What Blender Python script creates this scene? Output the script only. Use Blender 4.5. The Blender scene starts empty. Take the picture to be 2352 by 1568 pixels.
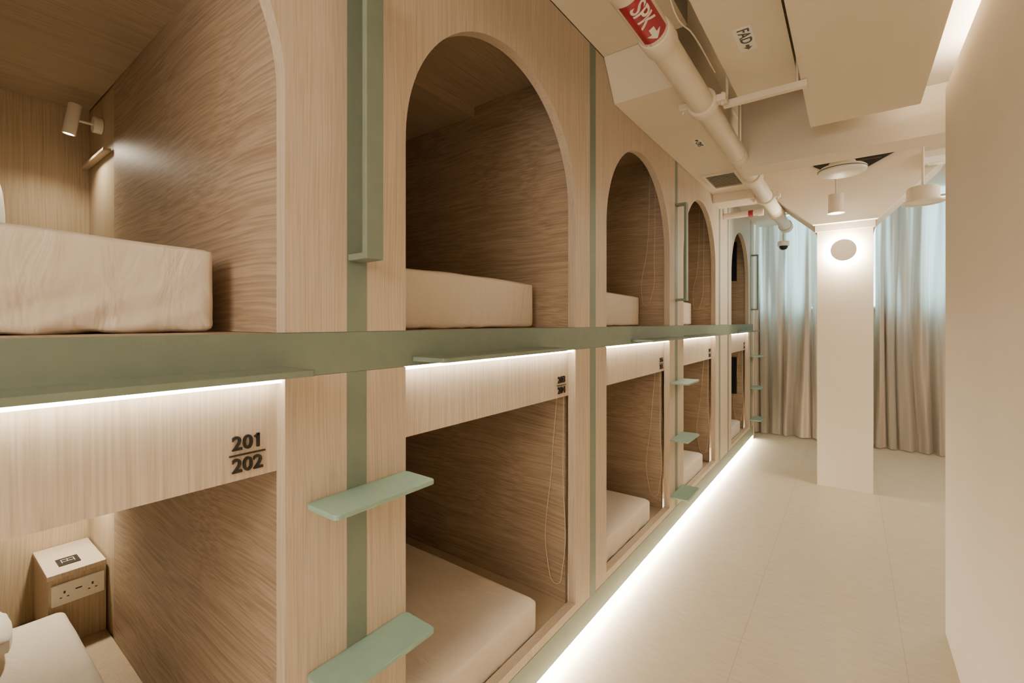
import bpy, bmesh, math
from mathutils import Vector, Matrix, noise

CZ=1.48   # eye height; pod wall face is x=0, camera x=1
S=bpy.context.scene
COL=S.collection
WL={}

def lin(c):
    r=[]
    for v in c:
        v/=255.0
        r.append(v/12.92 if v<=0.04045 else ((v+0.055)/1.055)**2.4)
    return tuple(r)+(1.0,)

# ---------------- materials ----------------
def new_mat(name):
    m=bpy.data.materials.new(name); m.use_nodes=True
    nt=m.node_tree; b=nt.nodes['Principled BSDF']
    return m,nt,b

def paint(name,c,rough=0.6,var=0.04,scale=6,bump=0.02,spec=0.4,metal=0):
    m,nt,b=new_mat(name)
    tc=nt.nodes.new('ShaderNodeTexCoord'); n=nt.nodes.new('ShaderNodeTexNoise')
    n.inputs['Scale'].default_value=scale; n.inputs['Detail'].default_value=5
    nt.links.new(tc.outputs['Object'],n.inputs['Vector'])
    r=nt.nodes.new('ShaderNodeValToRGB'); L=lin(c)
    r.color_ramp.elements[0].position=0.3; r.color_ramp.elements[1].position=0.7
    r.color_ramp.elements[0].color=tuple(x*(1-var) for x in L[:3])+(1,)
    r.color_ramp.elements[1].color=tuple(min(1,x*(1+var)) for x in L[:3])+(1,)
    nt.links.new(n.outputs['Fac'],r.inputs['Fac']); nt.links.new(r.outputs['Color'],b.inputs['Base Color'])
    b.inputs['Roughness'].default_value=rough
    b.inputs['Specular IOR Level'].default_value=spec
    b.inputs['Metallic'].default_value=metal
    if bump:
        n2=nt.nodes.new('ShaderNodeTexNoise'); n2.inputs['Scale'].default_value=180
        nt.links.new(tc.outputs['Object'],n2.inputs['Vector'])
        bp=nt.nodes.new('ShaderNodeBump'); bp.inputs['Strength'].default_value=bump*5; bp.inputs['Distance'].default_value=0.002
        nt.links.new(n2.outputs['Fac'],bp.inputs['Height']); nt.links.new(bp.outputs['Normal'],b.inputs['Normal'])
    return m

def wood(name,dark,light,axis,fine=230,rough=0.5,tilt=0.0,length=2.2,low=0.18,warp=0.05):
    m,nt,b=new_mat(name)
    tc=nt.nodes.new('ShaderNodeTexCoord'); mp=nt.nodes.new('ShaderNodeMapping')
    sc=[fine,fine,fine]; sc[axis]=length
    mp.inputs['Scale'].default_value=sc
    mp.inputs['Rotation'].default_value=(0,tilt,0)
    oi=nt.nodes.new('ShaderNodeObjectInfo')
    add=nt.nodes.new('ShaderNodeVectorMath'); add.operation='ADD'
    nt.links.new(tc.outputs['Object'],add.inputs[0]); nt.links.new(oi.outputs['Random'],add.inputs[1])
    w=nt.nodes.new('ShaderNodeTexNoise'); w.inputs['Scale'].default_value=1.1
    nt.links.new(add.outputs[0],w.inputs['Vector'])
    ws=nt.nodes.new('ShaderNodeVectorMath'); ws.operation='SCALE'; ws.inputs['Scale'].default_value=warp
    nt.links.new(w.outputs['Color'],ws.inputs[0])
    a2=nt.nodes.new('ShaderNodeVectorMath'); a2.operation='ADD'
    nt.links.new(add.outputs[0],a2.inputs[0]); nt.links.new(ws.outputs[0],a2.inputs[1])
    nt.links.new(a2.outputs[0],mp.inputs['Vector'])
    n=nt.nodes.new('ShaderNodeTexNoise'); n.inputs['Scale'].default_value=1.0; n.inputs['Detail'].default_value=3; n.inputs['Roughness'].default_value=0.5
    nt.links.new(mp.outputs[0],n.inputs['Vector'])
    mp2=nt.nodes.new('ShaderNodeMapping'); sc2=[fine*0.1]*3; sc2[axis]=0.4
    mp2.inputs['Scale'].default_value=sc2; mp2.inputs['Rotation'].default_value=(0,tilt,0)
    nt.links.new(a2.outputs[0],mp2.inputs['Vector'])
    n2=nt.nodes.new('ShaderNodeTexNoise'); n2.inputs['Scale'].default_value=1.0; n2.inputs['Detail'].default_value=3
    nt.links.new(mp2.outputs[0],n2.inputs['Vector'])
    mx=nt.nodes.new('ShaderNodeMix'); mx.data_type='FLOAT'; mx.inputs[0].default_value=low
    nt.links.new(n.outputs['Fac'],mx.inputs[2]); nt.links.new(n2.outputs['Fac'],mx.inputs[3])
    r=nt.nodes.new('ShaderNodeValToRGB')
    r.color_ramp.elements[0].position=0.34; r.color_ramp.elements[1].position=0.62
    r.color_ramp.elements[0].color=lin(dark); r.color_ramp.elements[1].color=lin(light)
    nt.links.new(mx.outputs[0],r.inputs['Fac']); nt.links.new(r.outputs['Color'],b.inputs['Base Color'])
    bp=nt.nodes.new('ShaderNodeBump'); bp.inputs['Strength'].default_value=0.12; bp.inputs['Distance'].default_value=0.001
    nt.links.new(n.outputs['Fac'],bp.inputs['Height']); nt.links.new(bp.outputs['Normal'],b.inputs['Normal'])
    b.inputs['Roughness'].default_value=rough; b.inputs['Specular IOR Level'].default_value=0.3
    return m

def emis(name,c,s):
    m,nt,b=new_mat(name)
    b.inputs['Base Color'].default_value=(0.8,0.8,0.8,1)
    b.inputs['Emission Color'].default_value=c; b.inputs['Emission Strength'].default_value=s
    return m

def fabric(name,c,rough=0.75):
    m,nt,b=new_mat(name)
    tc=nt.nodes.new('ShaderNodeTexCoord')
    n=nt.nodes.new('ShaderNodeTexNoise'); n.inputs['Scale'].default_value=5; n.inputs['Detail'].default_value=3; n.inputs['Distortion'].default_value=1.3
    mp=nt.nodes.new('ShaderNodeMapping'); mp.inputs['Rotation'].default_value=(0.6,0.1,0.4); mp.inputs['Scale'].default_value=(1,2.6,0.8)
    nt.links.new(tc.outputs['Object'],mp.inputs['Vector']); nt.links.new(mp.outputs[0],n.inputs['Vector'])
    b.inputs['Base Color'].default_value=lin(c)
    bp=nt.nodes.new('ShaderNodeBump'); bp.inputs['Strength'].default_value=0.5; bp.inputs['Distance'].default_value=0.018
    nt.links.new(n.outputs['Fac'],bp.inputs['Height']); nt.links.new(bp.outputs['Normal'],b.inputs['Normal'])
    b.inputs['Roughness'].default_value=rough; b.inputs['Specular IOR Level'].default_value=0.25
    b.inputs['Sheen Weight'].default_value=0.15
    return m

M={}
M['wf']=wood('oak_front',(176,159,138),(197,181,160),2)
M['wh']=wood('oak_header',(178,161,140),(202,186,166),2,fine=190,low=0.14)
M['wi']=wood('oak_side_shaded',(145,125,103),(178,157,133),0,fine=160,tilt=0.09,length=2.6,warp=0.12)  # front laminate darkened to paint in the shade inside the pods
M['wb']=wood('oak_back',(172,153,126),(194,175,148),2)
M['wc']=wood('oak_ceiling_lining',(164,145,120),(188,169,144),1)
M['green']=paint('sage_green',(112,124,110),0.5,0.05,20)
M['mint']=paint('mint_step',(134,162,148),0.45,0.04,30)
M['wall']=paint('cream_wall',(226,213,193),0.75,0.02,3,0.05)
M['ceil']=paint('cream_ceiling',(222,210,190),0.85,0.02,2,0.03)
M['plen']=paint('plenum_shade',(150,138,120),0.9,0.05,2,0.03)  # darker ceiling colour, shade of the void painted in
M['duct']=paint('painted_metal',(222,210,190),0.5,0.03,5,0.0)
M['white']=paint('white_plastic',(234,228,216),0.4,0.02,5,0.0)
M['sheet']=fabric('cotton_sheet',(224,212,195))
M['pillow']=fabric('pillow_cotton',(238,234,224))
M['black']=paint('black_metal',(24,24,26),0.35,0.1,10,0)
M['dark']=paint('void_shade',(38,37,35),0.8,0.2,10,0)  # near-black colour stands in for shade inside the hatch and grille
M['red']=paint('red_vinyl',(146,24,44),0.4,0.05,10,0)
M['lab']=paint('label_white',(228,222,212),0.5,0.02,10,0)
M['cord']=paint('cord',(214,196,170),0.7,0.05,10,0)
M['slot']=paint('slot_grey',(70,62,52),0.6,0.05,10,0)
M['led']=emis('led_strip',(1.0,0.86,0.67,1),27)
M['ledf']=emis('led_floor',(1.0,0.88,0.70,1),120)
M['ledc']=emis('led_cove',(1.0,0.89,0.73,1),150)
M['halo']=emis('halo_glow',(1.0,0.85,0.62,1),420)
M['bulb']=emis('bulb',(1.0,0.9,0.75,1),14)
M['sky']=emis('daylight_glass',(0.44,0.78,0.88,1),7.5)

def floor_mat():
    m,nt,b=new_mat('vinyl_floor')
    tc=nt.nodes.new('ShaderNodeTexCoord'); mp=nt.nodes.new('ShaderNodeMapping')
    mp.inputs['Rotation'].default_value=(0,0,math.radians(90)); mp.inputs['Location'].default_value=(0.2,0.06,0)
    nt.links.new(tc.outputs['Object'],mp.inputs['Vector'])
    br=nt.nodes.new('ShaderNodeTexBrick'); br.inputs['Scale'].default_value=1.0
    br.inputs['Brick Width'].default_value=1.9; br.inputs['Row Height'].default_value=0.60
    br.inputs['Mortar Size'].default_value=0.0015; br.inputs['Mortar Smooth'].default_value=0.2
    br.inputs['Color1'].default_value=lin((210,196,172)); br.inputs['Color2'].default_value=lin((214,200,177)); br.inputs['Mortar'].default_value=lin((184,168,144))
    nt.links.new(mp.outputs[0],br.inputs['Vector'])
    mp2=nt.nodes.new('ShaderNodeMapping'); mp2.inputs['Scale'].default_value=(10,60,1)
    nt.links.new(tc.outputs['Object'],mp2.inputs['Vector'])
    n=nt.nodes.new('ShaderNodeTexNoise'); n.inputs['Scale'].default_value=1; n.inputs['Detail'].default_value=6
    nt.links.new(mp2.outputs[0],n.inputs['Vector'])
    r=nt.nodes.new('ShaderNodeValToRGB'); r.color_ramp.elements[0].position=0.3; r.color_ramp.elements[1].position=0.7
    r.color_ramp.elements[0].color=(0.87,0.86,0.84,1); r.color_ramp.elements[1].color=(1,1,1,1)
    nt.links.new(n.outputs['Fac'],r.inputs['Fac'])
    mx=nt.nodes.new('ShaderNodeMix'); mx.data_type='RGBA'; mx.blend_type='MULTIPLY'; mx.inputs[0].default_value=1
    nt.links.new(br.outputs['Color'],mx.inputs[6]); nt.links.new(r.outputs['Color'],mx.inputs[7])
    nt.links.new(mx.outputs[2],b.inputs['Base Color'])
    b.inputs['Roughness'].default_value=0.34; b.inputs['Specular IOR Level'].default_value=0.4
    return m
M['floor']=floor_mat()

def curtain_mat():
    m,nt,b=new_mat('curtain_cloth')
    out=nt.nodes['Material Output']
    tc=nt.nodes.new('ShaderNodeTexCoord'); mp=nt.nodes.new('ShaderNodeMapping')
    mp.inputs['Scale'].default_value=(7,0.0,0.22)
    nt.links.new(tc.outputs['Object'],mp.inputs['Vector'])
    n=nt.nodes.new('ShaderNodeTexNoise'); n.inputs['Scale'].default_value=1; n.inputs['Detail'].default_value=2
    nt.links.new(mp.outputs[0],n.inputs['Vector'])
    r=nt.nodes.new('ShaderNodeValToRGB'); r.color_ramp.elements[0].position=0.44; r.color_ramp.elements[1].position=0.53
    r.color_ramp.elements[0].color=(0.07,)*3+(1,); r.color_ramp.elements[1].color=(0.50,)*3+(1,)
    nt.links.new(n.outputs['Fac'],r.inputs['Fac'])
    d=nt.nodes.new('ShaderNodeBsdfDiffuse'); d.inputs['Color'].default_value=lin((196,180,163))
    t=nt.nodes.new('ShaderNodeBsdfTranslucent'); t.inputs['Color'].default_value=lin((212,216,212))
    mx=nt.nodes.new('ShaderNodeMixShader')
    nt.links.new(r.outputs['Color'],mx.inputs[0]); nt.links.new(d.outputs[0],mx.inputs[1]); nt.links.new(t.outputs[0],mx.inputs[2])
    nt.links.new(mx.outputs[0],out.inputs['Surface'])
    return m
M['curtain']=curtain_mat()

# ---------------- helpers ----------------
def link(name,me,loc,mat,parent=None,smooth=False):
    o=bpy.data.objects.new(name,me); COL.objects.link(o)
    if mat is not None and not me.materials: me.materials.append(mat)
    WL[o.name]=Vector(loc)
    if parent is not None:
        o.parent=parent; o.location=Vector(loc)-WL[parent.name]
    else: o.location=loc
    if smooth:
        for p in me.polygons: p.use_smooth=True
    return o

def empty(name,loc,label,cat,group=None):
    o=bpy.data.objects.new(name,None); COL.objects.link(o); o.empty_display_size=0.1
    o.location=loc; WL[o.name]=Vector(loc); tag(o,label,cat,group); return o

def tag(o,label,cat,group=None,kind=None):
    o['label']=label; o['category']=cat
    if group: o['group']=group
    if kind: o['kind']=kind
    return o
def struct(o,label,cat): return tag(o,label,cat,None,'structure')

def box(name,x0,x1,y0,y1,z0,z1,mat,parent=None,bev=0.0,seg=2,vert_only=False):
    c=Vector(((x0+x1)/2,(y0+y1)/2,(z0+z1)/2))
    bm=bmesh.new(); bmesh.ops.create_cube(bm,size=1)
    bmesh.ops.scale(bm,vec=(abs(x1-x0),abs(y1-y0),abs(z1-z0)),verts=bm.verts)
    if bev>0:
        es=bm.edges[:]
        if vert_only: es=[e for e in es if abs(e.verts[0].co.z-e.verts[1].co.z)>1e-6]
        bmesh.ops.bevel(bm,geom=es,offset=bev,segments=seg,affect='EDGES',profile=0.5)
    me=bpy.data.meshes.new(name); bm.to_mesh(me); bm.free()
    return link(name,me,c,mat,parent)

def prism(name,pts,axis,a0,a1,mat,parent=None,bev=0.0):
    n=len(pts)
    def P(p,a):
        return {'x':(a,p[0],p[1]),'y':(p[0],a,p[1]),'z':(p[0],p[1],a)}[axis]
    vs=[Vector(P(p,a0)) for p in pts]+[Vector(P(p,a1)) for p in pts]
    lo=Vector((min(v[i] for v in vs) for i in range(3))); hi=Vector((max(v[i] for v in vs) for i in range(3)))
    c=(lo+hi)/2
    bm=bmesh.new(); bv=[bm.verts.new(v-c) for v in vs]
    f1=bm.faces.new(bv[:n]); f2=bm.faces.new(bv[n:][::-1])
    for i in range(n):
        j=(i+1)%n; bm.faces.new((bv[i],bv[n+i],bv[n+j],bv[j]))
    bm.normal_update()
    bmesh.ops.triangulate(bm,faces=[f1,f2],ngon_method='EAR_CLIP')
    bmesh.ops.recalc_face_normals(bm,faces=bm.faces)
    me=bpy.data.meshes.new(name); bm.to_mesh(me); bm.free()
    return link(name,me,c,mat,parent)

def lathe(name,prof,loc,mat,axis='z',seg=40,parent=None,smooth=True):
    bm=bmesh.new(); rings=[]
    for r,h in prof:
        if r<1e-6: rings.append([bm.verts.new((0,0,h))])
        else: rings.append([bm.verts.new((r*math.cos(2*math.pi*i/seg),r*math.sin(2*math.pi*i/seg),h)) for i in range(seg)])
    for a,b in zip(rings[:-1],rings[1:]):
        for i in range(seg):
            j=(i+1)%seg
            if len(a)==1 and len(b)>1: bm.faces.new((a[0],b[i],b[j]))
            elif len(b)==1 and len(a)>1: bm.faces.new((a[i],a[j],b[0]))
            elif len(a)>1: bm.faces.new((a[i],a[j],b[j],b[i]))
    bmesh.ops.recalc_face_normals(bm,faces=bm.faces)
    if axis=='y': bmesh.ops.rotate(bm,cent=(0,0,0),matrix=Matrix.Rotation(math.radians(-90),3,'X'),verts=bm.verts)
    if axis=='x': bmesh.ops.rotate(bm,cent=(0,0,0),matrix=Matrix.Rotation(math.radians(90),3,'Y'),verts=bm.verts)
    me=bpy.data.meshes.new(name); bm.to_mesh(me); bm.free()
    o=link(name,me,loc,mat,parent)
    if smooth:
        for p in me.polygons: p.use_smooth=True
        try: me.set_sharp_from_angle(angle=math.radians(35))
        except Exception: pass
    return o
def cyl(name,r,h0,h1,loc,mat,axis='z',parent=None,seg=32):
    return lathe(name,[(0,h0),(r,h0),(r,h1),(0,h1)],loc,mat,axis,seg,parent)

def tube(name,pts,r,mat,parent=None,cyc=False):
    cu=bpy.data.curves.new(name,'CURVE'); cu.dimensions='3D'; cu.bevel_depth=r; cu.bevel_resolution=3; cu.resolution_u=8
    c=Vector(pts[0]); sp=cu.splines.new('BEZIER'); sp.bezier_points.add(len(pts)-1)
    for i,p in enumerate(pts):
        bp=sp.bezier_points[i]; bp.co=Vector(p)-c; bp.handle_left_type='AUTO'; bp.handle_right_type='AUTO'
    sp.use_cyclic_u=cyc; cu.use_fill_caps=True
    t=bpy.data.objects.new('tmp',cu); COL.objects.link(t)
    bpy.context.view_layer.update()
    me=bpy.data.meshes.new_from_object(t.evaluated_get(bpy.context.evaluated_depsgraph_get()))
    bpy.data.objects.remove(t); me.materials.clear()
    return link(name,me,c,mat,parent,True)

def text_mesh(body,size,ext,spacing=1.0,shear=0.0,off=0.0):
    cu=bpy.data.curves.new('t','FONT'); cu.body=body; cu.size=size; cu.extrude=ext; cu.align_x='CENTER'; cu.align_y='CENTER'
    cu.space_character=spacing; cu.shear=shear; cu.offset=off; cu.resolution_u=5
    t=bpy.data.objects.new('tmp',cu); COL.objects.link(t)
    bpy.context.view_layer.update()
    me=bpy.data.meshes.new_from_object(t.evaluated_get(bpy.context.evaluated_depsgraph_get()))
    bpy.data.objects.remove(t); me.materials.clear(); return me

def add_box_bm(bm,x0,x1,y0,y1,z0,z1):
    g=bmesh.ops.create_cube(bm,size=1)['verts']
    bmesh.ops.scale(bm,vec=(x1-x0,y1-y0,z1-z0),verts=g)
    bmesh.ops.translate(bm,vec=((x0+x1)/2,(y0+y1)/2,(z0+z1)/2),verts=g)
    return g

def soft_box(name,x0,x1,y0,y1,z0,z1,r,mat,amp=0.004,cuts=34,sag=0.0,seed=0,parent=None):
    hx,hy,hz=(x1-x0)/2,(y1-y0)/2,(z1-z0)/2
    bm=bmesh.new(); bmesh.ops.create_cube(bm,size=2)
    bmesh.ops.subdivide_edges(bm,edges=bm.edges[:],cuts=cuts,use_grid_fill=True)
    for v in bm.verts:
        p=Vector((v.co.x*hx,v.co.y*hy,v.co.z*hz))
        q=Vector((max(-(hx-r),min(hx-r,p.x)),max(-(hy-r),min(hy-r,p.y)),max(-(hz-r),min(hz-r,p.z))))
        d=p-q
        nrm=d.normalized() if d.length>1e-7 else Vector((0,0,0))
        p=q+nrm*r
        s=noise.noise(Vector((p.x*5+seed,p.y*5,p.z*3)))
        low=min(1.0,max(0.0,1-(p.z+hz)/(hz*1.5)))
        g=math.sin((p.y+p.x)*42+noise.noise(Vector((p.x*4,p.y*4,p.z*5+seed)))*6-p.z*50)
        g=g*abs(g)
        msk=max(0,0.5+noise.noise(Vector((p.x*3,p.y*3,seed+9)))*1.3)
        p+=nrm*(amp*s+amp*1.1*(low**1.2)*g*msk)
        if nrm.z>0.5: p.z-=sag*(abs(p.y/hy)**2)
        v.co=p
    bmesh.ops.recalc_face_normals(bm,faces=bm.faces)
    me=bpy.data.meshes.new(name); bm.to_mesh(me); bm.free()
    return link(name,me,((x0+x1)/2,(y0+y1)/2,(z0+z1)/2),mat,parent,True)

def pillow(name,loc,w,h,t,rot,mat):
    bm=bmesh.new(); bmesh.ops.create_cube(bm,size=2)
    bmesh.ops.subdivide_edges(bm,edges=bm.edges[:],cuts=20,use_grid_fill=True)
    for v in bm.verts:
        x,y,z=v.co
        f=max(0.05,(1-abs(x)**4.0)*(1-abs(y)**4.0))**0.40
        k=1-0.06*(x*x*y*y)
        v.co=Vector((x*w/2*k,y*h/2*k,z*t/2*f+0.008*noise.noise(Vector((x*3,y*3,z)))))
    me=bpy.data.meshes.new(name); bm.to_mesh(me); bm.free()
    o=link(name,me,loc,mat,None,True); o.rotation_euler=rot; return o

# ---------------- room shell ----------------
FAR=7.12
struct(box('floor',-2.1,3.4,-1.6,FAR+0.1,-0.1,0.0,M['floor']),'pale cream vinyl plank floor of the corridor','floor')
struct(box('ceiling',-2.1,3.4,-1.6,FAR+0.1,2.98,3.08,M['ceil']),'cream painted ceiling slab above the services','ceiling')
struct(box('wall_left',-2.1,-1.93,-1.6,FAR,0.0,2.98,M['wall']),'cream wall hidden behind the sleeping pods','wall')
struct(box('wall_far',-1.93,3.4,7.10,7.2,0.0,1.66,M['wall']),'cream wall below the curtained windows','wall')
rr_=0.03
pr=[(1.36,0.0)]+[(1.36+rr_-rr_*math.cos(a),2.618-rr_+rr_*math.sin(a)) for a in [math.pi/2*k/8 for k in range(9)]]+[(2.0,2.618),(2.0,0.0)]
o=struct(prism('wall_right',pr,'y',-1.6,2.975,M['wall']),'smooth cream plaster wall ending in an open corner','wall')
for p in o.data.polygons: p.use_smooth=True
try: o.data.set_sharp_from_angle(angle=math.radians(30))
except Exception: pass
struct(box('wall_side',3.3,3.4,2.9,7.1,0.0,2.98,M['wall']),'cream wall of the window area','wall')
struct(box('wall_end',-1.93,0.0,6.47,6.55,0.0,2.98,M['wall']),'cream end wall beside the last sleeping pod','wall')
w=empty('window_1',(0.9,7.13,1.68),'tall window with pale blue daylight behind curtains','window'); w['kind']='structure'
box('glass',-0.7,3.3,7.13,7.14,1.68,2.96,M['sky'],w)
for xx in (-0.2,0.55,1.3,2.05,2.8): box('frame',xx,xx+0.05,7.08,7.125,1.68,2.96,M['duct'],w)
box('sill',-0.7,3.3,7.04,7.098,1.64,1.66,M['duct'],w)

struct(box('trim_1',0.75,1.152,5.0,5.4,0.0,2.30,M['wall']),'square cream plaster column in the corridor','column')
struct(box('trim_2',0.735,1.167,4.985,5.415,2.302,2.36,M['ceil']),'shallow cream collar at the top of the column','column')
struct(prism('trim_3',[(0.72,2.362),(1.18,2.362),(1.62,2.80),(3.29,2.80),(3.29,2.978),(0.30,2.978),(0.30,2.76)],'y',4.93,5.42,M['ceil']),'flared cream ceiling beam resting on the column','beam')
struct(box('trim_4',0.42,2.9,3.30,3.50,2.485,2.978,M['ceil']),'cream painted cross beam under the ceiling','beam')
struct(box('trim_5',0.002,0.41,-1.5,2.11,2.815,2.978,M['ceil']),'cream boxed soffit above the pod fronts','soffit')
struct(prism('trim_6',[(2.114,2.978),(2.114,2.815),(2.24,2.625),(4.36,2.625),(4.36,2.978)],'x',0.002,0.334,M['ceil']),'lower cream boxed duct casing with a sloped end','soffit')
struct(box('trim_7',0.002,0.336,4.362,4.62,2.55,2.978,M['ceil']),'cream painted cross beam above the pods','beam')
struct(box('trim_8',0.002,0.30,4.622,6.8,2.74,2.978,M['ceil']),'cream soffit near the curtains','soffit')
struct(box('trim_9',0.515,0.790,-1.4,2.69,2.68,2.74,M['ceil']),'suspended cream ceiling panel','ceiling panel')
struct(box('trim_10',0.815,1.281,-1.4,3.07,2.58,2.66,M['ceil'],bev=0.003),'suspended cream ceiling panel beside the lit cove','ceiling panel')
struct(box('trim_11',1.1,2.0,-1.5,3.295,2.75,2.978,M['ceil']),'recessed ceiling of the lit cove','cove')
struct(box('trim_12',1.75,2.0,-1.5,2.97,2.62,2.748,M['ceil']),'back upstand of the lit cove','cove')
struct(box('trim_50',0.412,1.098,-1.5,3.298,2.955,2.979,M['plen']),'added panel painted dark for the shade above the services','ceiling void')  # dark sheet added so the gaps between panels look shaded
struct(box('trim_51',1.06,1.098,-1.5,3.06,2.661,2.954,M['ceil']),'upstand between the ceiling panel and the lit cove','cove')
o=box('cove_light_strip',1.46,1.49,-1.3,2.9,2.6185,2.635,M['ledc']); tag(o,'warm white strip light lying in the ceiling cove','light')

# ---------------- sleeping pods ----------------
ZB0,ZB1=1.357,1.456
ZK0,ZK1=0.052,0.168
TOP=2.812
bays=[(-0.475,0.505,-0.59,0.658),(0.8435,1.822,0.715,1.9635),(2.147,3.152,2.023,3.272),(3.475,4.47,3.330,4.60),(5.163,6.14,5.03,6.27)]
nums=[('201','202'),('203','204'),('205','206'),('207','208'),('209','210')]
for i,(L,R,y0,y1) in enumerate(bays):
    iy0,iy1=L-0.015,R+0.015
    ztop=TOP
    E=empty('sleeping_pod',(-0.95,(L+R)/2,ZB1),'upper sleeping pod in pale oak with an arched opening','sleeping pod','upper row of sleeping pods')
    r=(R-L)/2; zs=2.484-r; cy=(L+R)/2
    pts=[(y0,ZB1+.001),(L,ZB1+.001),(L,zs)]
    pts+=[(cy-r*math.cos(a),zs+r*math.sin(a)) for a in [math.pi*k/64 for k in range(1,64)]]
    pts+=[(R,zs),(R,ZB1+.001),(y1,ZB1+.001),(y1,ztop),(y0,ztop)]
    prism('front_panel',pts,'x',-0.038,0.0,M['wf'],E)
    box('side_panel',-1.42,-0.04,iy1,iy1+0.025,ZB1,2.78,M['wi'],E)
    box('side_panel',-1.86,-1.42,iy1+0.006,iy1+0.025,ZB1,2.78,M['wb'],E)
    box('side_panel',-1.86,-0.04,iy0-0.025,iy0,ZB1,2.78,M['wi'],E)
    box('back_panel',-1.88,-1.862,iy0-0.02,iy1+0.02,ZB1,2.78,M['wb'],E)
    zc=2.46 if i==0 else 2.635
    box('ceiling_panel',-1.86,-0.04,iy0,iy1,zc,zc+0.02,M['wc'],E)
    if i>0: box('ceiling_drop',-1.86,-0.62,iy0+0.001,iy1-0.001,zc-0.05,zc-0.001,M['wc'],E)
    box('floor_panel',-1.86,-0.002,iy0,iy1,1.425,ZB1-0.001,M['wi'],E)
    D=empty('sleeping_pod',(-0.95,(L+R)/2,0.0),'lower pale oak sleeping pod numbered %s over %s'%nums[i],'sleeping pod','lower row of sleeping pods')
    pts=[(y0,ZK1+.001),(y1,ZK1+.001),(y1,ZB0-.001),(R,ZB0-.001),(R,0.207),(L,0.207),(L,ZB0-.001),(y0,ZB0-.001)]
    prism('front_panel',pts,'x',-0.038,0.0,M['wf'],D)
    box('header_panel',-0.06,-0.0385,L-0.01,R+0.01,1.146,1.42,M['wh'],D)
    box('light_strip',-0.022,-0.006,L+0.004,R-0.004,1.347,1.3565,M['led'],D)
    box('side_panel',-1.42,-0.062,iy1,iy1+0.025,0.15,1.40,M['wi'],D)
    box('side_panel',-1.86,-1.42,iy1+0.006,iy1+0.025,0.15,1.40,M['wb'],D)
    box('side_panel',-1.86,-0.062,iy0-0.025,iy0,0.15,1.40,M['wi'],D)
    box('back_panel',-1.88,-1.862,iy0-0.02,iy1+0.02,0.0,1.40,M['wb'],D)
    box('ceiling_panel',-1.86,-0.062,iy0,iy1,1.385,1.405,M['wc'],D)
    box('floor_panel',-1.86,-0.051,iy0,iy1,0.15,0.18,M['wb'],D)
    box('plinth',-1.86,-0.10,iy0,iy1,0.0,0.148,M['wall'],D)
    bm=bmesh.new()
    for txt,dz in ((nums[i][0],0.0235),(nums[i][1],-0.0235)):
        me=text_mesh(txt,0.041,0.0025,1.03,0,0.0008); k=len(bm.verts); bm.from_mesh(me); bm.verts.ensure_lookup_table()
        for v in bm.verts[k:]: v.co.y+=dz
        if txt=='201':
            xm=max(v.co.x for v in bm.verts[k:]); ym=max(v.co.y for v in bm.verts[k:])
            g=add_box_bm(bm,-0.0050,0.0050,-0.0018,0.0018,-0.0025,0.0025)
            bmesh.ops.rotate(bm,cent=(0,0,0),matrix=Matrix.Rotation(math.radians(38),3,'Z'),verts=g)
            bmesh.ops.translate(bm,vec=(xm-0.0062,ym-0.0046,0),verts=g)
    add_box_bm(bm,-0.036,0.036,-0.0015,0.0015,-0.0025,0.0025)
    bmesh.ops.rotate(bm,cent=(0,0,0),matrix=(Matrix.Rotation(math.radians(90),3,'Z')@Matrix.Rotation(math.radians(90),3,'X')),verts=bm.verts)
    me=bpy.data.meshes.new('number_sign'); bm.to_mesh(me); bm.free()
    o=link('number_sign',me,(-0.0355,R-0.062,1.20),M['black'],D); o['label']='black raised numerals %s over %s'%nums[i]
    if i>0:
        yc=R+0.006
        tube('blind_cord',[(-0.066,yc,1.15),(-0.068,yc,0.8),(-0.072,yc,0.34),(-0.105,yc-0.002,0.262),(-0.15,yc,0.34),(-0.13,yc,0.8),(-0.10,yc,1.15)],0.0018,M['cord'],D)
    if i in(2,3):
        yc=R+0.008
        tube('blind_cord',[(-0.10,yc,2.54),(-0.11,yc,1.95),(-0.13,yc,1.66),(-0.17,yc,1.60),(-0.20,yc,1.68),(-0.16,yc,2.0),(-0.14,yc,2.54)],0.0018,M['cord'],E)
    mu=soft_box('mattress',-1.84,-0.2 if i else -0.27,L+0.02,R-0.035,ZB1,1.668,0.022,M['sheet'],0.004,54,0.006,i*3+2)
    tag(mu,'mattress in a fitted beige cotton sheet in an upper pod','mattress','upper mattresses')
    ry=0.392 if i==0 else R-0.235
    ml=soft_box('mattress',-1.52 if i==0 else -1.84,-0.048 if i else -0.066,L+0.0,ry,0.181,0.345 if i==0 else 0.33,0.032 if i==0 else 0.024,M['sheet'],0.003,54,0.0,i*5+1)
    tag(ml,'mattress in a fitted beige cotton sheet in a lower pod','mattress','lower mattresses')

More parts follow.
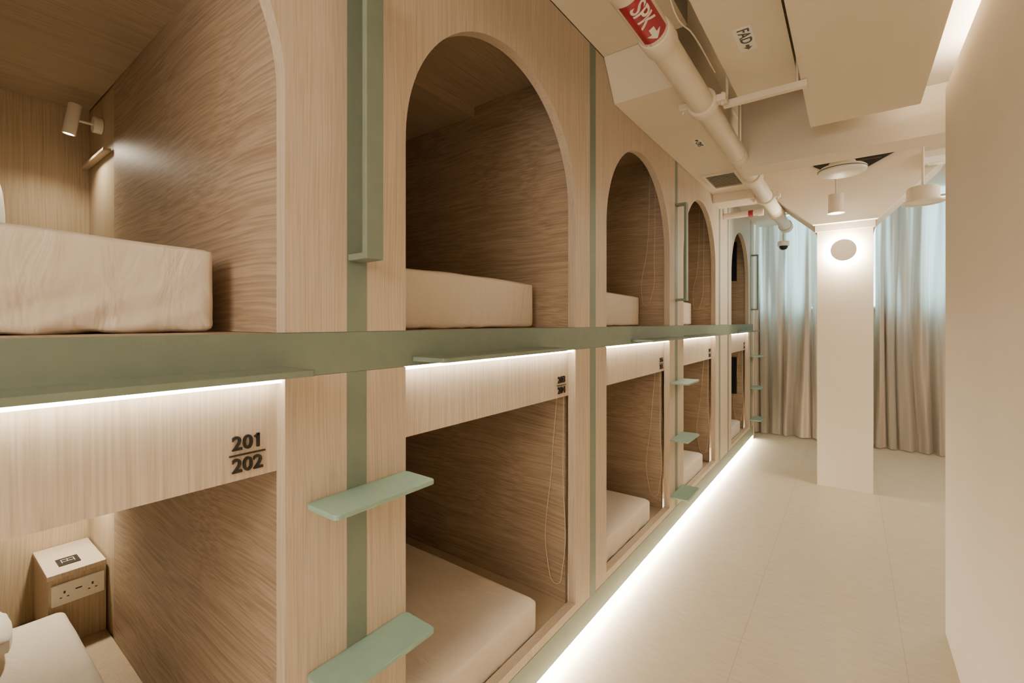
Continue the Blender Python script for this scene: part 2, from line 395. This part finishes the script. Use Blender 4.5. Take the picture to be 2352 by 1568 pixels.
struct(box('trim_13',-0.038,0.0,4.66,4.97,ZB1+.001,TOP,M['wf']),'pale oak filler panel between pods','panel')
struct(box('trim_14',-0.038,0.0,4.66,4.97,ZK1+.001,ZB0-.001,M['wf']),'pale oak filler panel between pods','panel')
struct(box('trim_15',-0.038,0.0,6.33,6.465,ZB1+.001,TOP,M['wf']),'pale oak end panel of the pod row','panel')
struct(box('trim_16',-0.038,0.0,6.33,6.465,ZK1+.001,ZB0-.001,M['wf']),'pale oak end panel of the pod row','panel')
struct(box('trim_17',-0.036,0.001,-1.4,6.465,ZB0,ZB1,M['green']),'sage green horizontal band between the pod rows','trim')
struct(box('trim_18',-0.05,0.001,-1.4,6.465,ZK0,ZK1,M['green']),'sage green kick board along the floor','trim')
k=19
for a,b in ((-0.65,-0.59),(0.658,0.715),(1.9635,2.023),(3.272,3.330),(4.60,4.66),(4.97,5.03),(6.27,6.33)):
    struct(box('trim_%d'%k,-0.038,0.001,a,b,ZB1+.0005,TOP,M['green']),'sage green upright strip between upper pods','trim'); k+=1
    struct(box('trim_%d'%k,-0.038,0.001,a,b,ZK1+.0005,ZB0-.0005,M['green']),'sage green upright strip between lower pods','trim'); k+=1
struct(box('trim_%d'%k,-0.038,0.0,-1.4,-0.66,ZK1+.001,ZB0-.001,M['wf']),'pale oak panel at the start of the pod row','panel'); k+=1
struct(box('trim_%d'%k,-0.038,0.0,-1.4,-0.66,ZB1+.001,TOP,M['wf']),'pale oak panel at the start of the pod row','panel'); k+=1
o=box('floor_light_strip',-0.046,-0.006,-1.4,6.46,0.036,0.0515,M['ledf']); tag(o,'continuous warm white strip light under the green kick board','light')

for a,b in ((-0.156,0.504),(0.864,1.528),(2.473,3.14),(3.475,4.14),(5.48,6.12)):
    o=box('foot_ledge',0.001,0.13,a,b,1.371,1.383,M['green'],bev=0.008,vert_only=True)
    tag(o,'thin sage green metal ledge projecting from the band','ledge','foot ledges')
for c in (0.6965,3.302,6.38):
    for z in (1.067,0.675,0.285):
        o=box('ladder_step',0.001,0.122,c-0.146,c+0.146,z-0.012,z,M['mint'],bev=0.014,seg=4,vert_only=True)
        md=o.modifiers.new('b','BEVEL'); md.width=0.002; md.segments=2; md.limit_method='ANGLE'
        tag(o,'mint green metal ladder step fixed to the green upright','step','ladder steps')
for c in (0.685,3.302,6.36):
    z0,z1=1.632,2.322; t=0.016
    pts=[(0.001,z0),(0.076,z0),(0.076,z1),(0.001,z1),(0.001,z1-t),(0.060,z1-t),(0.060,z0+t),(0.001,z0+t)]
    o=prism('grab_handle',pts,'y',c-0.025,c+0.025,M['green'])
    md=o.modifiers.new('b','BEVEL'); md.width=0.003; md.segments=2; md.limit_method='ANGLE'
    tag(o,'sage green vertical grab handle fixed to the upright','handle','grab handles')

def reading_lamp(z,e):
    yb=0.524
    L=empty('reading_lamp',(-1.63,yb,z),'small white tilted reading spotlight on a side panel','lamp','reading lamps')
    cyl('base',0.033,-0.03,0.0,(-1.63,yb,z),M['white'],'y',L)
    tube('arm',[(-1.63,yb-0.03,z),(-1.63,yb-0.05,z),(-1.63,yb-0.075,z)],0.005,M['white'],L)
    o=lathe('lamp_head',[(0,0.065),(0.02,0.065),(0.022,0.06),(0.022,-0.065),(0.018,-0.065),(0.018,-0.058),(0,-0.058)],(-1.63,yb-0.095,z),M['white'],'z',28,L)
    o.rotation_euler=(math.radians(-8),math.radians(6),0)
    o2=cyl('bulb',0.015,-0.063,-0.059,(-1.63,yb-0.095,z),M['bulb'],'z',L); o2.rotation_euler=o.rotation_euler
    ld=bpy.data.lights.new('reading_spot','SPOT'); ld.energy=e; ld.color=(1,0.87,0.64); ld.spot_size=math.radians(150); ld.spot_blend=0.9; ld.shadow_soft_size=0.02
    lo=bpy.data.objects.new('reading_spot',ld); COL.objects.link(lo); lo.parent=L; lo.location=(-0.01,-0.105,-0.075); lo.rotation_euler=(math.radians(-8),math.radians(-14),0)
reading_lamp(2.335,11); reading_lamp(0.98,22)
o=box('bedside_ledge',-1.858,-1.47,0.496,0.522,2.19,2.203,M['wb'],bev=0.002); tag(o,'narrow pale oak ledge beside the reading lamp','shelf')
B=empty('bedside_box',(-1.70,0.435,0.181),'pale oak bedside box with a double wall socket','bedside box')
box('body',-1.858,-1.535,0.345,0.519,0.181,0.458,M['wb'],B)
box('lid',-1.858,-1.530,0.341,0.519,0.4585,0.478,M['wh'],B,bev=0.002)
sp=box('socket_plate',-1.534,-1.524,0.353,0.512,0.352,0.436,M['pillow'],B,bev=0.003); sp['label']='white double socket plate'
sl=[(0,0,0.010,0.006,0.011)]
for yc in (-0.042,0.042):
    sl+=[(yc,0,0.003,0.004,0.014),(yc-0.0105,0,0.0035,-0.012,-0.008),(yc+0.0105,0,0.0035,-0.012,-0.008)]
for yc,_,h,a,b in sl:
    box('socket_slot',-1.5242,-1.5232,0.432+yc-h,0.432+yc+h,0.392+a,0.392+b,M['slot'],sp)
cp=box('card_plate',-1.68,-1.60,0.385,0.452,0.4782,0.481,M['black'],B)
bm=bmesh.new()
add_box_bm(bm,-0.018,0.018,-0.02,-0.018,-0.0005,0.0005); add_box_bm(bm,-0.018,0.018,0.018,0.02,-0.0005,0.0005)
add_box_bm(bm,-0.02,-0.018,-0.02,0.02,-0.0005,0.0005); add_box_bm(bm,0.004,0.006,-0.018,0.018,-0.0005,0.0005); add_box_bm(bm,-0.018,0.004,-0.002,0.0,-0.0005,0.0005)
me=bpy.data.meshes.new('icon'); bm.to_mesh(me); bm.free()
link('icon',me,(-1.64,0.418,0.4816),M['lab'],cp)
o=pillow('pillow',(-1.585,-0.065,1.872),0.39,0.60,0.13,(0,math.radians(72),0),M['pillow']); tag(o,'white pillow standing against the back of an upper pod','pillow')
o=pillow('pillow',(-1.36,-0.10,0.412),0.29,0.66,0.12,(0,0,0),M['pillow']); tag(o,'white pillow lying on a lower pod mattress','pillow')
for z0,z1 in ((1.99,2.47),(0.60,1.05)):
    o=box('screen',-0.20,-0.13,6.140,6.153,z0,z1,M['black'],bev=0.002); tag(o,'slim black screen on the side panel of a pod','screen','pod screens')

# ---------------- ceiling services ----------------
PX,PZ,PR=0.41,2.56,0.055
P=empty('sprinkler_pipe',(PX,3.2,PZ),'long cream painted fire sprinkler pipe under the ceiling','pipe')
cyl('pipe',PR,-3.4,2.8,(PX,3.2,PZ),M['duct'],'y',P,40)
for y,h,rr in ((1.72,0.05,0.060),(3.76,0.06,0.067),(5.2,0.05,0.064),(5.93,0.07,0.064)):
    lathe('coupling',[(PR,-h),(rr,-h),(rr+0.004,-h+0.01),(rr+0.004,h-0.01),(rr,h),(PR,h)],(PX,y,PZ),M['duct'],'y',40,P)
for y in (2.37,4.45):
    C=lathe('clamp',[(PR,-0.03),(0.068,-0.03),(0.072,-0.02),(0.072,0.02),(0.068,0.03),(PR,0.03)],(PX,y,PZ),M['duct'],'y',40,P)
    box('bolt_ear',PX+0.066,PX+0.11,y-0.028,y+0.028,PZ-0.016,PZ+0.016,M['duct'],P,bev=0.004)
    box('bolt_ear',PX-0.11,PX-0.066,y-0.028,y+0.028,PZ-0.016,PZ+0.016,M['duct'],P,bev=0.004)
    cyl('bolt',0.009,-0.03,0.03,(PX+0.092,y,PZ),M['duct'],'z',P,6)
    cyl('bolt',0.009,-0.03,0.03,(PX-0.092,y,PZ),M['duct'],'z',P,6)
for y in (1.35,3.2,5.0):
    lathe('hanger_ring',[(PR,-0.012),(0.0595,-0.012),(0.0595,0.012),(PR,0.012)],(PX,y,PZ),M['duct'],'y',36,P)
    cyl('hanger_rod',0.005,0.055,0.39 if y<3.3 else 0.415,(PX+0.015,y,PZ),M['duct'],'z',P,10)
nv=Vector((0.59,0,-1.08)).normalized(); uv=Vector((-nv.z,0,nv.x))
def wrap(v,r,yc):
    a=v.y/r; rad=r+v.z
    q=nv*(math.cos(a)*rad)+uv*(math.sin(a)*rad); return Vector((q.x,v.x,q.z))
bm=bmesh.new(); rr=PR+0.0012; N=20; hw=0.052
vv=[[bm.verts.new(wrap(Vector((x,-hw+2*hw*j/N,0)),rr,0)) for j in range(N+1)] for x in (-0.125,0.115)]
for j in range(N): bm.faces.new((vv[0][j],vv[1][j],vv[1][j+1],vv[0][j+1]))
me=bpy.data.meshes.new('pipe_label'); bm.to_mesh(me); bm.free()
pl=link('pipe_label',me,(PX,1.532,PZ),M['red'],P); pl['label']='red label reading SPK with an arrow'
me=text_mesh('SPK',0.085,0.0004,0.95,0,0.001)
bm=bmesh.new(); bm.from_mesh(me)
bmesh.ops.scale(bm,vec=(0.92,1,1),verts=bm.verts)
bmesh.ops.translate(bm,vec=(-0.040,0.0,0),verts=bm.verts)
pts=[(0.040,-0.010),(0.072,-0.010),(0.072,-0.028),(0.106,0.0),(0.072,0.028),(0.072,0.010),(0.040,0.010)]
f=bm.faces.new([bm.verts.new((x,y,0.0005)) for x,y in pts]); bm.normal_update(); bmesh.ops.triangulate(bm,faces=[f])
bmesh.ops.subdivide_edges(bm,edges=[e for e in bm.edges if e.calc_length()>0.02],cuts=2)
for v in bm.verts: v.co=wrap(v.co,rr+0.0008,0)
me=bpy.data.meshes.new('lettering'); bm.to_mesh(me); bm.free()
link('lettering',me,(PX,1.532,PZ),M['lab'],pl)
Q=empty('branch_pipe',(0.2,4.80,2.51),'thin cream branch pipe with a red band','pipe')
cyl('pipe',0.028,0.003,0.345,(0.0,4.80,2.51),M['duct'],'x',Q,28)
cyl('red_band',0.0295,0.22,0.26,(0.0,4.80,2.51),M['red'],'x',Q,28)
cyl('collar',0.034,0.30,0.34,(0.0,4.80,2.51),M['duct'],'x',Q,28)
o=tube('cable',[(0.487,1.42,2.64),(0.490,1.55,2.635),(0.487,1.70,2.60),(0.488,1.9,2.64),(0.488,2.28,2.65)],0.0028,M['duct']); tag(o,'thin cream cable running beside the sprinkler pipe','cable')
T=empty('support_strut',(0.62,2.45,2.55),'slim cream metal strut hung from the ceiling','bracket')
box('bar',0.49,0.84,2.435,2.465,2.548,2.577,M['duct'],T)
cyl('rod',0.006,0.0,0.378,(0.505,2.45,2.577),M['duct'],'z',T,10); cyl('rod',0.006,0.0,0.378,(0.802,2.45,2.577),M['duct'],'z',T,10)
o=box('electrical_conduit',0.47,0.50,3.51,4.92,2.90,2.93,M['duct']); tag(o,'slim cream cable conduit under the ceiling','conduit')
def flat_label(txt,x,y,z,flip,wl,hl,size):
    Lb=empty('duct_label',(x,y,z),'white adhesive label reading %s with a black arrow'%txt,'label')
    box('backing',x-hl/2,x+hl/2,y-wl/2,y+wl/2,z-0.0015,z-0.0000,M['lab'],Lb)
    me=text_mesh(txt,size,0.0003,1.0,0,0.0012); bm=bmesh.new(); bm.from_mesh(me)
    bmesh.ops.translate(bm,vec=(-wl*0.14,0,0),verts=bm.verts)
    a=wl*0.22
    f=bm.faces.new([bm.verts.new((a+px*wl,py*hl,0.0003)) for px,py in [(0,-.10),(.10,-.10),(.10,-.25),(.22,0),(.10,.25),(.10,.10),(0,.10)]])
    bm.normal_update(); bmesh.ops.triangulate(bm,faces=[f])
    s=-1 if flip else 1
    for v in bm.verts: v.co=Vector((v.co.y*s,v.co.x*s,-v.co.z))
    me=bpy.data.meshes.new('lettering'); bm.to_mesh(me); bm.free()
    link('lettering',me,(x,y,z-0.0020),M['black'],Lb)
flat_label('FAD',0.64,2.14,2.68,False,0.19,0.07,0.062)
flat_label('SAD',0.22,3.04,2.625,True,0.15,0.055,0.045)
G=empty('air_grille',(0.185,3.94,2.62),'cream slatted supply air grille in the duct casing','air grille')
bm=bmesh.new()
for a in ((0.06,0.31,3.73,3.755),(0.06,0.31,4.125,4.15),(0.06,0.082,3.755,4.125),(0.288,0.31,3.755,4.125)):
    add_box_bm(bm,a[0]-0.185,a[1]-0.185,a[2]-3.94,a[3]-3.94,-0.009,0.004)
me=bpy.data.meshes.new('frame'); bm.to_mesh(me); bm.free(); link('frame',me,(0.185,3.94,2.62),M['duct'],G)
box('throat_shade',0.082,0.288,3.755,4.125,2.6235,2.6248,M['dark'],G)  # flat dark plate in place of a shaded throat
bm=bmesh.new()
for j in range(14):
    g=add_box_bm(bm,-0.103,0.103,-0.009,0.009,-0.001,0.001)
    bmesh.ops.rotate(bm,cent=(0,0,0),matrix=Matrix.Rotation(math.radians(25),3,'X'),verts=g)
    bmesh.ops.translate(bm,vec=(0,-0.172+j*0.0265,-0.003),verts=g)
me=bpy.data.meshes.new('slats'); bm.to_mesh(me); bm.free(); link('slats',me,(0.185,3.94,2.618),M['duct'],G)
V=empty('ceiling_opening',(0.98,4.92,2.80),'slatted service hatch above the beam, its shade painted dark','ceiling hatch')
prism('recess_shade',[(0.68,2.977),(0.73,2.88),(0.84,2.81),(1.12,2.81),(1.30,2.90),(1.36,2.977)],'y',4.905,4.929,M['dark'],V)  # flat dark slab on the beam, painted shade of the opening
bm=bmesh.new()
for j in range(4): add_box_bm(bm,-0.18+j*0.03,0.26-j*0.012,-0.004,0.004,0.16-j*0.03,0.168-j*0.03)
me=bpy.data.meshes.new('slats'); bm.to_mesh(me); bm.free(); link('slats',me,(0.98,4.90,2.79),M['slot'],V)
A=empty('ceiling_speaker',(0.95,3.82,2.50),'round white disc device hanging on a rod','ceiling device')
lathe('body',[(0,-0.026),(0.118,-0.026),(0.136,-0.014),(0.138,0.006),(0.125,0.018),(0.0,0.022)],(0.95,3.82,2.515),M['white'],'z',48,A)
lathe('rim',[(0.1385,-0.004),(0.1405,-0.004),(0.1405,0.0),(0.1385,0.0)],(0.95,3.82,2.515),M['slot'],'z',48,A)
lathe('mount',[(0,0.02),(0.08,0.02),(0.075,0.05),(0.02,0.07),(0,0.07)],(0.95,3.82,2.515),M['duct'],'z',24,A)
cyl('rod',0.007,0.07,0.463,(0.95,3.82,2.515),M['duct'],'z',A,12)
A=empty('cylinder_downlight',(0.90,4.6,2.377),'small cream cylinder downlight on a rod','lamp')
lathe('lamp_shade',[(0.038,0.0),(0.060,0.0),(0.060,0.004),(0.054,0.006),(0.054,0.155),(0,0.155)],(0.90,4.6,2.377),M['duct'],'z',36,A)
cyl('bulb',0.038,0.002,0.010,(0.90,4.6,2.377),M['bulb'],'z',A)
cyl('rod',0.007,0.155,0.60,(0.90,4.6,2.377),M['duct'],'z',A,12)
A=empty('ceiling_speaker',(1.404,4.3,2.32),'cream drum shaped speaker hanging on a rod','speaker')
lathe('body',[(0,0.005),(0.095,0.005),(0.095,0.0),(0.119,0.0),(0.119,0.010),(0.093,0.014),(0.089,0.10),(0.080,0.112),(0,0.112)],(1.404,4.3,2.32),M['duct'],'z',44,A)
cyl('rod',0.008,0.112,0.657,(1.404,4.3,2.32),M['duct'],'z',A,12)
A=empty('emergency_light',(1.56,4.90,2.72),'small white wedge shaped emergency light on the beam','lamp')
prism('housing',[(4.929,2.84),(4.86,2.84),(4.83,2.78),(4.85,2.74),(4.929,2.74)],'x',1.46,1.68,M['white'],A)
box('diffuser',1.49,1.65,4.855,4.925,2.732,2.7395,M['lab'],A)
A=empty('security_camera',(0.33,6.5,2.42),'small white dome security camera with dark lens','camera')
lathe('housing',[(0,0.06),(0.055,0.06),(0.065,0.05),(0.065,0.0),(0.0,0.0)],(0.33,6.5,2.42),M['white'],'z',30,A)
lathe('lens_dome',[(0.050,-0.001),(0.048,-0.02),(0.036,-0.038),(0.018,-0.048),(0,-0.05)],(0.33,6.5,2.42),M['black'],'z',30,A)
cyl('bracket',0.010,0.06,0.555,(0.33,6.5,2.42),M['duct'],'z',A,12)

A=empty('wall_lamp',(0.945,4.998,2.115),'round cream disc wall lamp with a warm halo on the column','lamp')
cyl('disc',0.094,-0.070,-0.054,(0.945,4.998,2.115),M['wall'],'y',A,56)
cyl('glow_ring',0.080,-0.0535,-0.004,(0.945,4.998,2.115),M['halo'],'y',A,48)

# ---------------- curtains ----------------
def curtain(x0,x1,seed,z1=2.86):
    nx,nz=170,26; bm=bmesh.new(); g=[]
    for i in range(nx+1):
        u=i/nx; col=[]
        for j in range(nz+1):
            v=j/nz
            ph=u*(x1-x0)/0.15*2*math.pi+3.8*noise.noise(Vector((u*3.5+seed,v*0.9,0)))+seed
            A=0.042+0.040*noise.noise(Vector((u*5+seed*2,v*1.2,3)))
            A*=0.65+0.5*(1-v)
            x=x0+0.012+(x1-x0-0.024)*u+0.014*math.sin(math.pi*u)*math.cos(ph)
            y=6.88+A*math.sin(ph)+A*0.3*math.sin(2.3*ph+1+v)+0.016*noise.noise(Vector((u*15,v*3,seed)))
            col.append(bm.verts.new((x-(x0+x1)/2,y-6.88,0.015+(z1-0.015)*v-z1/2+0.01*noise.noise(Vector((u*8,0,seed)))*(1-v))))
        g.append(col)
    for i in range(nx):
        for j in range(nz): bm.faces.new((g[i][j],g[i+1][j],g[i+1][j+1],g[i][j+1]))
    me=bpy.data.meshes.new('curtain'); bm.to_mesh(me); bm.free()
    o=link('curtain',me,((x0+x1)/2,6.88,z1/2),M['curtain'],None,True)
    tag(o,'floor length beige curtain with soft vertical folds before the window','curtain','window curtains')
xs=[-0.62,-0.17,0.60,1.22,1.84,2.6,3.27]
for q in range(6): curtain(xs[q]-0.003,xs[q+1]+0.003,[9.0,1.0,2.3,4.1,5.7,7.7][q])
o=box('curtain_track',-0.65,3.28,6.86,6.90,2.875,2.90,M['duct']); tag(o,'slim cream curtain track under the ceiling','curtain track')

# ---------------- lights & world ----------------
W=bpy.data.worlds.new('World'); S.world=W; W.use_nodes=True
W.node_tree.nodes['Background'].inputs[0].default_value=(1.0,0.865,0.70,1); W.node_tree.nodes['Background'].inputs[1].default_value=1.85
def area(name,loc,rot,sx,sy,e,c=(1,0.875,0.72)):
    l=bpy.data.lights.new(name,'AREA'); l.shape='RECTANGLE'; l.size=sx; l.size_y=sy; l.energy=e; l.color=c
    o=bpy.data.objects.new(name,l); COL.objects.link(o); o.location=loc; o.rotation_euler=rot
area('rear_fill',(0.7,-1.3,2.2),(math.radians(75),0,0),1.0,0.8,28)  # fill light added behind the camera, no lamp fitting there
area('window_side_fill',(2.4,5.0,2.75),(0,math.radians(20),0),0.8,2.0,38,(1,0.87,0.74))  # warm area light high in the window area, no fitting modelled
def point(loc,e,r=0.05,c=(1,0.87,0.70)):
    l=bpy.data.lights.new('lamp_bulb','POINT'); l.energy=e; l.shadow_soft_size=r; l.color=c
    o=bpy.data.objects.new('lamp_bulb',l); COL.objects.link(o); o.location=loc
point((0.90,4.6,2.33),4)

# ---------------- camera ----------------
cam=bpy.data.cameras.new('Camera'); cam.lens=16; cam.sensor_width=36; cam.shift_y=-44/2352; cam.clip_start=0.02
co=bpy.data.objects.new('Camera',cam); COL.objects.link(co); co.location=(1.0,0,CZ)
co.rotation_euler=(math.radians(90),0,math.atan(779/1045))
S.camera=co
